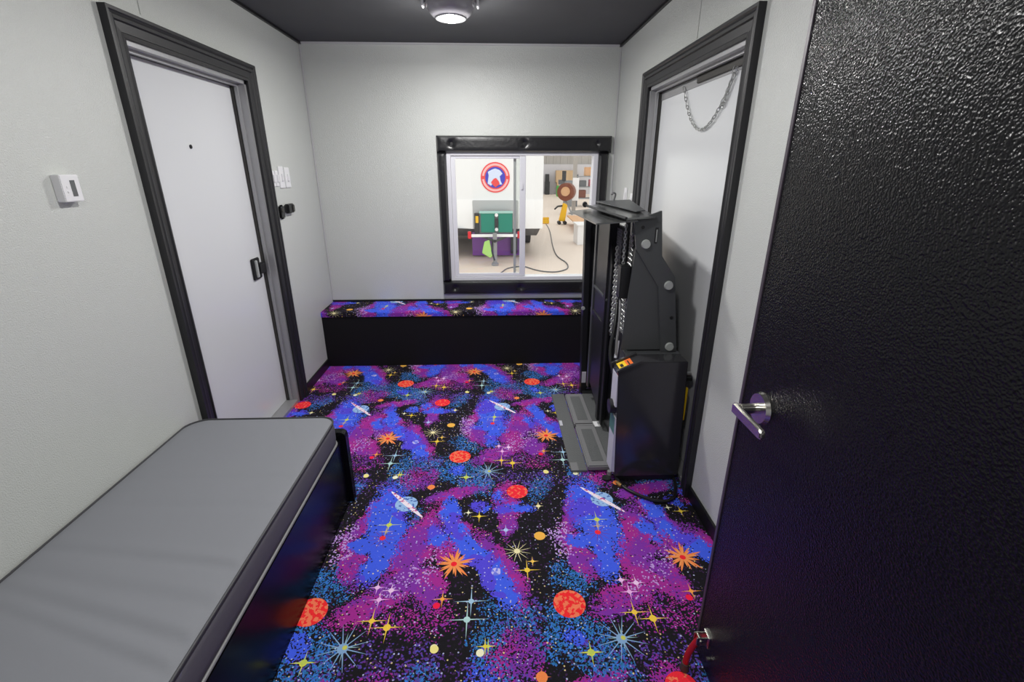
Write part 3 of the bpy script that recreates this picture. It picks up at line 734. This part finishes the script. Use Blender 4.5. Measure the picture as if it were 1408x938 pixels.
chamf(0.060, 0.066, 1.985, 2.030, 0.0036, 0.0044, 'label_mark', M['black_plastic'], lb)
# near arm: two overlapping plates in the plane of the opening
def P21(pts, y0, y1, name, m, bev=0.0015): return MB().prism(pts, y0, y1, 'y', bev=bev).build(name, m, W)
P21([(0.606, 0.655), (0.620, 0.93), (0.634, 1.135), (0.745, 0.985), (0.815, 0.985), (0.835, 0.655)], 2.105, 2.118, 'inner_plate', M['lift'])
ap = P21([(0.612, 1.262), (0.730, 1.305), (0.752, 1.108), (0.822, 1.012), (0.872, 0.648), (0.795, 0.648), (0.750, 0.965), (0.632, 1.138)], 2.088, 2.104, 'arm_plate', M['lift'])
for bx, bz in ((0.672, 1.162), (0.795, 0.975), (0.833, 0.676)):
    MB().cyl((bx, 2.088, bz), (bx, 2.078, bz), 0.021, 0.018, 28).build('pivot_bolt', M['bolt'], ap, smooth=True)
for bx, bz in ((0.652, 1.235), (0.827, 0.82)): MB().cyl((bx, 2.0885, bz), (bx, 2.0865, bz), 0.008).build('bolt_hole', M['black_plastic'], ap)
MB().box(0.708, 2.0868, 1.165, 0.722, 2.089, 1.235, .002).build('slot', M['black_plastic'], ap)
MB().box(0.713, 2.0850, 1.172, 0.718, 2.0870, 1.225).build('slot_pin', M['steel'], ap)
# arm box section behind the plates
MB().prism([(0.634, 0.655), (0.640, 1.13), (0.742, 1.26), (0.76, 1.10), (0.83, 1.0), (0.850, 0.655)], 2.119, 2.20, 'y', bev=0.003).build('arm_housing', M['lift_black'], W)
# far tower
FT = MB().prism([(0.592, 0.0), (0.628, 0.0), (0.600, 1.235), (0.564, 1.235)], 2.955, 3.02, 'y', bev=0.003).build('tower_post', M['lift_black'], W)
MB().prism([(0.615, 0.02), (0.86, 0.02), (0.86, 0.9), (0.76, 1.22), (0.600, 1.22)], 3.0, 3.012, 'y').build('tower_plate', M['lift_black'], W)
MB().box(0.594, 2.951, 0.085, 0.622, 2.9555, 0.165).build('rating_label', M['sticker'], FT)
MB().cyl((0.576, 2.95, 0.62), (0.576, 2.944, 0.62), 0.012).build('bolt_head', M['bolt'], FT)
# folded platform: side rails, deck sheet, expanded metal
MB().prism([(2.60, 0.10), (2.95, 0.10), (2.95, 1.20), (2.60, 1.20)], 0.640, 0.655, 'x').build('deck_sheet', M['lift_black'], W)
MB().prism([(2.42, 0.06), (2.86, 0.20), (2.86, 1.225), (2.52, 1.225), (2.42, 1.0)], 0.612, 0.622, 'x', bev=.002).build('platform_side', M['lift_black'], W)
MB().prism([(2.80, 0.12), (2.84, 0.12), (2.84, 1.22), (2.80, 1.22)], 0.604, 0.612, 'x', bev=.002).build('platform_rail', M['lift'], W)
MB().box(0.604, 2.46, 0.80, 0.612, 2.80, 0.812).build('platform_rail', M['lift'], W)
MB().prism([(2.47, 0.06), (2.52, 0.06), (2.52, 1.22), (2.47, 1.22)], 0.600, 0.650, 'x', bev=.003).build('platform_rail', M['lift_black'], W)
MB().box(0.605, 2.50, 0.62, 0.648, 2.86, 0.66, .004).build('cross_bar', M['lift_black'], W)
MB().prism([(2.10, 0.04), (2.60, 0.04), (2.60, 1.20), (2.16, 1.20), (2.16, 0.66), (2.10, 0.60)], 0.650, 0.664, 'x').build('deck_sheet', M['lift_black'], W)
def grating(y0, y1, z0, z1, x, m, name='mesh_deck', st=0.024):
    mb = MB(); wv = 0.0016
    nz = int((z1 - z0) / st); ny = max(1, int((y1 - y0) / st))
    for i in range(ny):
        for j in range(nz):
            cy, cz = y0 + (i + .5) * st, z0 + (j + .5) * st
            q = [(x, cy - st / 2, cz), (x - .006, cy, cz + st / 2), (x, cy + st / 2, cz), (x - .004, cy, cz - st / 2)]
            for a, e in ((q[0], q[1]), (q[1], q[2]), (q[2], q[3]), (q[3], q[0])):
                mb.tube([a, e], wv, 4)
    return mb.build(name, m, W)
grating(2.17, 2.30, 0.70, 1.21, 0.640, M['steel'])
grating(2.33, 2.44, 0.62, 1.21, 0.632, M['lift_mid'])
MB().tube([(0.628, 2.235, 1.24), (0.626, 2.235, 0.95)], 0.012, 8).build('drive_rod', M['lift_black'], W, smooth=True)
chain('drive_chain', [Vector((0.606 - .0, 2.19, 1.235 - i * 0.014)) for i in range(17)], 0.006, 0.002, M['steel'], W)
chain('drive_chain', [Vector((0.596 + .0, 2.28, 1.12 - i * 0.014)) for i in range(32)], 0.007, 0.0022, M['steel'], W)
chain('drive_chain', [Vector((0.592 + .0, 2.22, 1.02 - i * 0.014)) for i in range(20)], 0.007, 0.0022, M['steel'], W)
MB().box(0.585, 2.14, 0.90, 0.632, 2.20, 1.055, .004).build('switch_box', M['lift_black'], W)
MB().tube(smooth_path([(0.595, 2.20, 0.86), (0.580, 2.15, 0.78), (0.560, 2.12, 0.68), (0.556, 2.10, 0.62), (0.568, 2.07, 0.55)]), 0.009, 10).build('hydraulic_hose', M['lift_black'], W, smooth=True)
MB().tube(smooth_path([(0.600, 2.17, 0.90), (0.594, 2.13, 0.80), (0.584, 2.11, 0.70), (0.580, 2.09, 0.62)]), 0.006, 8).build('cable_sleeve', M['lift_mid'], W, smooth=True)
MB().tube(smooth_path([(0.592, 2.115, 0.70), (0.586, 2.105, 0.66), (0.578, 2.09, 0.62)]), 0.0075, 8).build('cable_tag', M['sticker'], W, smooth=True)
# folded bridge plates on top
MB().quad([(0.435, 2.76, 1.243), (0.452, 2.12, 1.243), (0.62, 2.06, 1.262), (0.66, 2.80, 1.262)], 0.006).build('bridge_plate', M['bridge'], W)
MB().quad([(0.525, 2.74, 1.272), (0.565, 2.04, 1.272), (0.70, 2.07, 1.276), (0.80, 2.90, 1.285)], 0.008).build('bridge_plate', M['bridge'], W)
MB().quad([(0.60, 2.84, 1.292), (0.65, 2.20, 1.290), (0.69, 2.20, 1.294), (0.80, 2.86, 1.300)], 0.005).build('bridge_plate', M['lift'], W)
MB().tube([(0.52, 2.75, 1.282), (0.532, 2.50, 1.280), (0.563, 2.04, 1.278)], 0.006, 8).build('hinge_tube', M['lift_black'], W, smooth=True)
MB().cyl((0.515, 2.74, 1.284), (0.525, 2.80, 1.284), 0.014).build('roller', M['lift_black'], W, smooth=True)
MB().tube(smooth_path([(0.70, 2.84, 1.30), (0.705, 2.83, 1.335), (0.69, 2.82, 1.345), (0.68, 2.81, 1.335)], 5), 0.006, 8).build('hook', M['lift_mid'], W, smooth=True)
MB().box(0.61, 2.105, 1.20, 0.74, 2.13, 1.266, .003).build('top_bracket', M['lift'], W)
# base frame and inboard ramp
MB().box(0.60, 2.18, 0.0, 0.90, 2.99, 0.022, .002).build('base_frame', M['lift_black'], W)
rp = MB().box(0.385, 2.05, 0.0, 0.470, 2.93, 0.012, .002).build('ramp_flap', M['lift_tread'], W)
for y0, y1 in ((2.045, 2.455), (2.475, 2.875)):
    f = MB().box(0.470, y0, 0.010, 0.585, y1, 0.040, .006).build('ramp_tread', M['lift_mid'], W)
    MB().box(0.497, y0 + 0.045, 0.040, 0.560, y1 - 0.045, 0.0415).build('tread_insert', M['lift_tread'], f)
MB().box(0.478, 2.455, 0.020, 0.588, 2.475, 0.036, .003).build('ramp_hinge', M['lift_mid'], W)
MB().box(0.588, 2.10, 0.0, 0.66, 2.90, 0.026, .002).build('ramp_plate', M['lift_tread'], W)
MB().box(0.585, 2.46, 0.0265, 0.625, 2.52, 0.028).build('white_tag', M['white_plastic'], W)
MB().box(0.388, 2.50, 0.012, 0.405, 2.56, 0.015).build('ramp_clip', M['sticker'], W)
MB().box(0.388, 2.05, 0.012, 0.425, 2.12, 0.0135).build('ramp_clip', M['lift_mid'], W)
MB().cyl((0.575, 2.015, 0.006), (0.575, 2.015, 0.03), 0.012).build('floor_bolt', M['steel'], W, smooth=True)
MB().cyl((0.555, 1.99, 0.0), (0.555, 1.99, 0.010), 0.022).build('floor_bolt', M['lift_black'], W, smooth=True)
# motor stub and yellow label at the door side
mt = MB().cyl((0.87, 2.03, 0.535), (0.935, 2.03, 0.535), 0.015).build('motor_stub', M['lift_black'], W, smooth=True)
MB().cyl((0.905, 2.03, 0.560), (0.930, 2.03, 0.560), 0.010).build('motor_cap', M['steel'], mt, smooth=True)
MB().box(0.884, 1.99, 0.33, 0.910, 2.01, 0.50).build('yellow_label', M['yellow'], W)
MB().tube(smooth_path([(0.600, 1.975, 0.02), (0.625, 1.905, 0.010), (0.70, 1.83, 0.009), (0.77, 1.80, 0.009), (0.835, 1.82, 0.010), (0.875, 1.90, 0.010), (0.892, 1.98, 0.010), (0.90, 2.10, 0.012), (0.895, 2.18, 0.02)]), 0.008, 8).build('floor_cable', M['black_plastic'], W, smooth=True)
MB().cyl((0.598, 1.945, 0.012), (0.612, 1.92, 0.010), 0.0095).build('cable_plug', mat('brass', rgb(190, 150, 90), 0.4, metal=.5), W, smooth=True)

# ------------------------------------------------------------------ the workshop outside the window
GZ = -0.75
M['concrete'] = mat('concrete', rgb(222, 205, 192), 0.5, vary=0.06)
M['t_white'] = mat('trailer_white', rgb(238, 238, 240), 0.3)
M['t_white2'] = mat('trailer_white_bright', rgb(248, 248, 250), 0.3)
M['t_guard'] = mat('stone_guard', rgb(188, 188, 190), 0.35, metal=0.3)
M['t_purple'] = mat('purple_paint', rgb(120, 70, 150), 0.5)
M['t_dark'] = mat('dark_chassis', rgb(95, 98, 102), 0.55)
M['teal'] = mat('teal_plastic', rgb(18, 130, 110), 0.45)
M['x_black'] = mat('matte_black', rgb(45, 45, 48), 0.5)
M['x_red'] = mat('red_lens', rgb(220, 30, 45), 0.3)
M['lime'] = mat('lime_bag', rgb(170, 215, 120), 0.6)
M['logo_red'] = mat('logo_red', rgb(235, 70, 70), 0.4)
M['logo_blue'] = mat('logo_blue', rgb(60, 60, 190), 0.4)
M['logo_light'] = mat('logo_light', rgb(215, 225, 250), 0.4)
M['pink_l'] = mat('emblem_pink', rgb(250, 185, 185), 0.4)
M['wood'] = mat('raw_wood', rgb(205, 160, 120), 0.6)
M['brown'] = mat('brown_metal', rgb(120, 65, 45), 0.6)
M['cardboard'] = mat('cardboard', rgb(195, 165, 130), 0.7)
M['x_grey'] = mat('machine_grey', rgb(140, 142, 145), 0.5)
M['x_dgrey'] = mat('dark_grey_metal', rgb(96, 98, 102), 0.5)
M['tool_yellow'] = mat('tool_yellow', rgb(240, 190, 40), 0.45)
M['green'] = mat('bin_green', rgb(60, 165, 60), 0.5)
M['hall_low'] = mat('hall_wall', rgb(192, 189, 194), 0.7)
M['hall_up'] = mat('hall_cladding', rgb(165, 160, 155), 0.7)
M['pink'] = mat('pink_sheet', rgb(235, 130, 140), 0.6)
tag(MB().box(-12, 4.5, GZ - 0.1, 25, 48, GZ).build('ground', M['concrete']), kind='structure')
tag(MB().box(-12, 44, GZ, 25, 44.3, 1.75).build('wall_workshop_lower', M['hall_low']), kind='structure')
mbw = MB().box(-12, 44.3, 1.75, 25, 44.5, 9)
for i in range(60): mbw.box(-12 + i * .62, 44.24, 1.75, -11.85 + i * .62, 44.3, 9)
tag(mbw.build('wall_workshop_upper', M['hall_up']), kind='structure')

# white trailer nose with round emblem
tr = empty('cargo_trailer', (0.1, 15, GZ), 'white enclosed trailer with round red and blue emblem on its nose', 'trailer')
MB().prism([(-1.9, 12.9), (-0.52, 12.3), (1.245, 12.3), (1.245, 19), (-1.9, 19)], 0.02, 2.3, 'z').build('body', M['t_white'], tr)
MB().prism([(-1.9, 12.885), (-0.52, 12.285), (1.25, 12.285), (1.25, 12.3), (-0.52, 12.3), (-1.9, 12.9)], 0.02, 0.725, 'z').build('lower_panel', M['t_white2'], tr)
MB().box(-0.515, 12.25, 0.02, 0.62, 12.285, 0.715, .01).build('stone_guard', M['t_guard'], tr)
MB().prism([(12.35, 0.02), (18.9, 0.02), (18.9, -0.30), (13.4, -0.30)], -1.85, 1.2, 'x').build('chassis', M['t_dark'], tr)
for sx in (-1.6, 1.05):
    for yy in (15.2, 16.1):
        wl = MB().cyl((sx - .1, yy, GZ + 0.36), (sx + .1, yy, GZ + 0.36), 0.36, seg=32).build('wheel', M['x_black'], tr, smooth=True)
        MB().cyl((sx - .11, yy, GZ + 0.36), (sx + .11, yy, GZ + 0.36), 0.18).build('wheel_rim', M['x_grey'], wl, smooth=True)
MB().box(-0.56, 12.6, GZ + .04, 0.80, 12.66, -0.10).build('purple_skirt', M['t_purple'], tr)
MB().box(0.45, 12.5, -0.65, 0.62, 12.58, -0.2).build('step_leg', M['x_black'], tr)
# emblem
em = MB().cyl((0.06, 12.299, 1.25), (0.06, 12.288, 1.25), 0.355, seg=48).build('emblem', M['logo_red'], tr)
MB().cyl((0.06, 12.289, 1.25), (0.06, 12.284, 1.25), 0.245, seg=48).build('emblem_field', M['logo_blue'], em)
rg = MB()
for k in range(48):
    a0 = 2 * math.pi * k / 48; a1 = a0 + 2 * math.pi / 48
    ring = lambda r, a: (0.06 + r * math.cos(a), 12.2865, 1.25 + r * math.sin(a))
    if abs(math.sin(a0 + .065)) < 0.17:
        if len(rg.bm.verts): rg.build('emblem_band', M['pink_l'], em); rg = MB()
        continue
    rg.quad([ring(0.275, a0), ring(0.325, a0), ring(0.325, a1), ring(0.275, a1)], 0.001)
if len(rg.bm.verts): rg.build('emblem_band', M['pink_l'], em)
MB().prism([(-0.13, 1.11), (-0.10, 1.30), (-0.12, 1.38), (-0.03, 1.43), (0.06, 1.46), (0.17, 1.42), (0.24, 1.34), (0.17, 1.28), (0.19, 1.17), (0.23, 1.09), (0.13, 1.08), (0.04, 1.14), (-0.05, 1.06)], 12.279, 12.284, 'y').build('emblem_figure', M['logo_light'], em)
MB().prism([(-0.05, 1.13), (0.02, 1.22), (0.08, 1.24), (0.14, 1.17), (0.17, 1.10), (0.06, 1.02)], 12.274, 12.279, 'y').build('emblem_heart', M['logo_red'], em)
# A-frame tongue, jack, teal cabinet, bar
MB().box(-0.54, 11.66, -0.105, 0.60, 11.72, -0.04, .005).build('tongue_bar', M['t_white2'], tr)
for sx in (-0.58, 0.62): MB().box(sx - 0.04, 11.64, -0.14, sx + 0.04, 11.72, 0.03, .01).build('marker_lamp', M['x_red'], tr)
MB().tube([(-0.45, 12.3, -0.1), (0.03, 11.35, -0.16)], 0.035, 8).build('tongue_beam', M['x_black'], tr)
MB().tube([(0.51, 12.3, -0.1), (0.03, 11.35, -0.16)], 0.035, 8).build('tongue_beam', M['x_black'], tr)
jk = MB().cyl((0.03, 11.42, GZ + 0.05), (0.03, 11.42, 0.02), 0.05).cyl((0.03, 11.42, GZ), (0.03, 11.42, GZ + 0.06), 0.085).build('tongue_jack', M['x_grey'], tr, smooth=True)
MB().tube([(-0.02, 11.40, -0.12), (-0.05, 11.38, -0.4), (0.02, 11.38, -0.62)], 0.02, 6).build('jack_cable', M['x_black'], tr, smooth=True)
MB().prism([(-0.22, -0.18), (-0.10, -0.14), (-0.03, -0.50), (-0.08, -0.56), (-0.28, -0.44)], 11.36, 11.46, 'y', bev=.01).build('lime_bag', M['lime'], tr)
cb = empty('tongue_cabinet', (0.05, 11.9, -0.04), 'teal double cabinet on the white trailer tongue outside the window', 'cabinet')
cbb = MB().box(-0.34, 11.75, -0.036, 0.47, 12.1, 0.46, .01).build('cabinet_body', M['x_dgrey'], cb)
MB().box(-0.30, 11.735, 0.00, 0.03, 11.75, 0.44, .004).build('cabinet_door', M['teal'], cb)
MB().box(0.12, 11.735, 0.00, 0.46, 11.75, 0.44, .004).build('cabinet_door', M['teal'], cb)
MB().box(-0.34, 11.72, 0.445, 0.47, 12.1, 0.475, .004).build('cabinet_lid', mat('pale_teal', rgb(160, 205, 195), .4), cb)
MB().box(0.04, 11.70, 0.12, 0.11, 11.735, 0.32, .004).build('centre_strap', M['x_black'], cb)
MB().cyl((0.075, 11.72, 0.41), (0.075, 11.69, 0.41), 0.04).build('strap_knob', M['t_white'], cb)
MB().cyl((0.075, 11.72, 0.07), (0.075, 11.69, 0.07), 0.04).build('strap_knob', M['t_white'], cb)
MB().box(-0.46, 11.78, -0.036, -0.345, 12.0, 0.44, .006).build('battery_case', M['x_black'], cb)
MB().box(-0.43, 11.77, 0.22, -0.36, 11.78, 0.38).build('yellow_label', M['tool_yellow'], cb)
hz = [(-0.55, 10.25), (-0.2, 10.25), (0.10, 10.40), (0.174, 10.55), (0.301, 10.95), (0.50, 11.15), (0.712, 11.20), (0.937, 10.823), (1.15, 10.6), (1.411, 10.562), (1.65, 10.8), (1.762, 11.135), (1.79, 11.687), (1.691, 12.62), (1.783, 14.374), (2.09, 17.85), (2.209, 20.3)]
tag(MB().tube(smooth_path([(x, y, GZ + 0.014) for x, y in hz], 6), 0.014, 6).build('air_hose', M['x_dgrey'], smooth=True), 'grey air hose curling over the workshop floor in front of white trailer', 'hose')
tag(MB().box(1.95, 20.4, GZ, 2.35, 20.55, GZ + 0.18, .02).box(1.75, 20.45, GZ + .18, 2.35, 20.52, GZ + .26, .01).build('hose_reel', M['tool_yellow']), 'small yellow hose reel behind the white trailer on workshop floor', 'reel')
# white box in front of lift
bx = empty('white_crate', (2.7, 14.8, GZ), 'plain white box standing alone on the workshop floor', 'box')
MB().box(2.55, 14.55, GZ, 3.2, 15.3, GZ + 0.58, .01).build('box_body', M['t_white'], bx); MB().box(2.52, 14.52, GZ + .58, 3.23, 15.33, GZ + .62, .005).build('box_lid', M['t_white2'], bx)
tag(MB().prism([(2.95, 17.0), (4.4, 17.0), (4.1, 20.0), (3.1, 20.5)], GZ + .30, GZ + .34, 'z').box(3.1, 17.1, GZ, 3.2, 17.2, GZ + .3).box(4.1, 17.1, GZ, 4.2, 17.2, GZ + .3).box(3.3, 19.6, GZ, 3.4, 19.7, GZ + .3).build('wooden_board', M['wood']), 'low wooden board lying behind the white box in the workshop', 'board')
# yellow drum lifter, brown drum, machine, post
yt = empty('yellow_stand', (2.9, 20.2, GZ), 'yellow upright tool stand on small black wheels in the workshop', 'tool')
MB().prism([(2.72, -0.62), (2.98, -0.62), (3.06, 0.05), (2.88, 0.12)], 20.1, 20.3, 'y', bev=.03).build('stand_body', M['tool_yellow'], yt)
for sx in (2.74, 2.98): MB().cyl((sx, 20.05, GZ + .07), (sx, 20.35, GZ + .07), 0.07).build('stand_wheel', M['x_black'], yt, smooth=True)
MB().tube([(2.9, 20.2, 0.0), (2.65, 20.1, -0.02), (2.52, 20.0, -0.12)], 0.035, 8).build('stand_handle', M['x_black'], yt, smooth=True)
dr = empty('shop_fan', (3.9, 24.5, GZ), 'brown drum on grey legs behind the yellow stand', 'machine')
MB().cyl((3.55, 24.2, 0.35), (3.75, 24.8, 0.35), 0.42, seg=28).build('drum', M['brown'], dr, smooth=True)
MB().cyl((3.54, 24.15, 0.38), (3.55, 24.2, 0.38), 0.22).build('drum_face', M['wood'], dr, smooth=True)
for sx in (3.35, 3.95): MB().tube([(3.6, 24.5, 0.0), (sx, 24.3, GZ)], 0.04, 6).build('leg', M['x_grey'], dr)
ps = empty('workshop_column', (4.1, 25, GZ), 'tall beige steel column in the workshop', 'column')
MB().box(4.02, 24.9, GZ, 4.20, 25.1, 6).build('column_shaft', M['hall_up'], ps); MB().box(4.0, 24.88, -0.1, 4.32, 24.9, 1.0).build('white_sheet', M['t_white'], ps); MB().box(3.9, 24.8, GZ, 4.35, 25.2, GZ + .05).build('column_base', M['x_grey'], ps)
wm = empty('milling_machine', (4.5, 30, GZ), 'grey workshop machine with bench left of the beige column', 'machine')
MB().box(4.05, 29.5, 0.15, 4.95, 30.5, 0.75, .05).box(4.3, 29.7, GZ, 4.9, 30.3, 0.15, .03).build('machine_body', M['x_grey'], wm); MB().cyl((4.2, 29.4, .75), (4.2, 29.4, 1.3), .12).build('machine_head', M['x_black'], wm, smooth=True); MB().box(3.9, 29.4, 0.55, 4.25, 29.7, 0.8, .02).build('machine_motor', M['x_dgrey'], wm)
rk = empty('storage_rack', (6.2, 30, GZ), 'loaded storage rack right of the beige column', 'rack')
for sx in (5.0, 6.1, 7.3): MB().box(sx, 29.6, GZ, sx + .08, 29.7, 1.1).build('upright', M['x_dgrey'], rk)
for zz in (-0.3, 0.35, 0.95): MB().box(5.0, 29.55, zz, 7.4, 30.4, zz + .06).build('shelf', M['x_grey'], rk)
for (a, c, z, h_, m, nm, lb_) in ((5.1, 5.6, -.24, .45, 'brown', 'storage_bin', 'brown bin at left of the rack\'s lowest shelf'), (5.8, 6.0, .41, .40, 'pink', 'paper_roll', 'pink roll standing on the rack\'s middle shelf'), (6.2, 6.9, .41, .42, 'x_black', 'storage_bin', 'black bin on the rack\'s middle shelf'), (6.3, 7.1, -.24, .50, 'cardboard', 'cardboard_box', 'cardboard box at right of the rack\'s lowest shelf'), (5.1, 5.6, .41, .35, 'x_dgrey', 'storage_bin', 'dark grey bin at left of the rack\'s middle shelf'), (5.5, 6.6, 1.01, .50, 'wood', 'cardboard_box', 'tan box stack on top of the storage rack')):
    tag(MB().box(a, 29.7, z, c, 30.2, z + h_, .02).build(nm, M[m]), lb_, 'box')
tag(MB().box(4.55, 43.2, GZ, 4.95, 43.9, 0.35, .03).box(4.58, 43.3, .35, 4.9, 43.8, .95, .02).build('dark_cabinet', M['x_black']), 'tall black cabinet against the far workshop wall', 'cabinet')
tag(MB().box(5.2, 40, GZ, 6.0, 40.7, 0.1, .05).build('green_bin', M['green']), 'green bin on the floor near the far workshop wall', 'bin')
tag(MB().box(5.5, 43.4, 0.25, 7.3, 43.9, 1.25, .02).box(5.6, 43.4, GZ, 5.8, 43.9, .25).box(7.0, 43.4, GZ, 7.2, 43.9, .25).build('wall_shelf', M['cardboard']), 'tan shelving unit of boxes against the far workshop wall', 'shelf')
tag(MB().tube([(1.95, 21, GZ), (1.95, 21, 1.2)], 0.04, 8).box(1.6, 20.95, 1.2, 2.0, 21.05, 3.5).build('door_post', M['t_white2']), 'thin white post with board standing behind the white trailer', 'post')
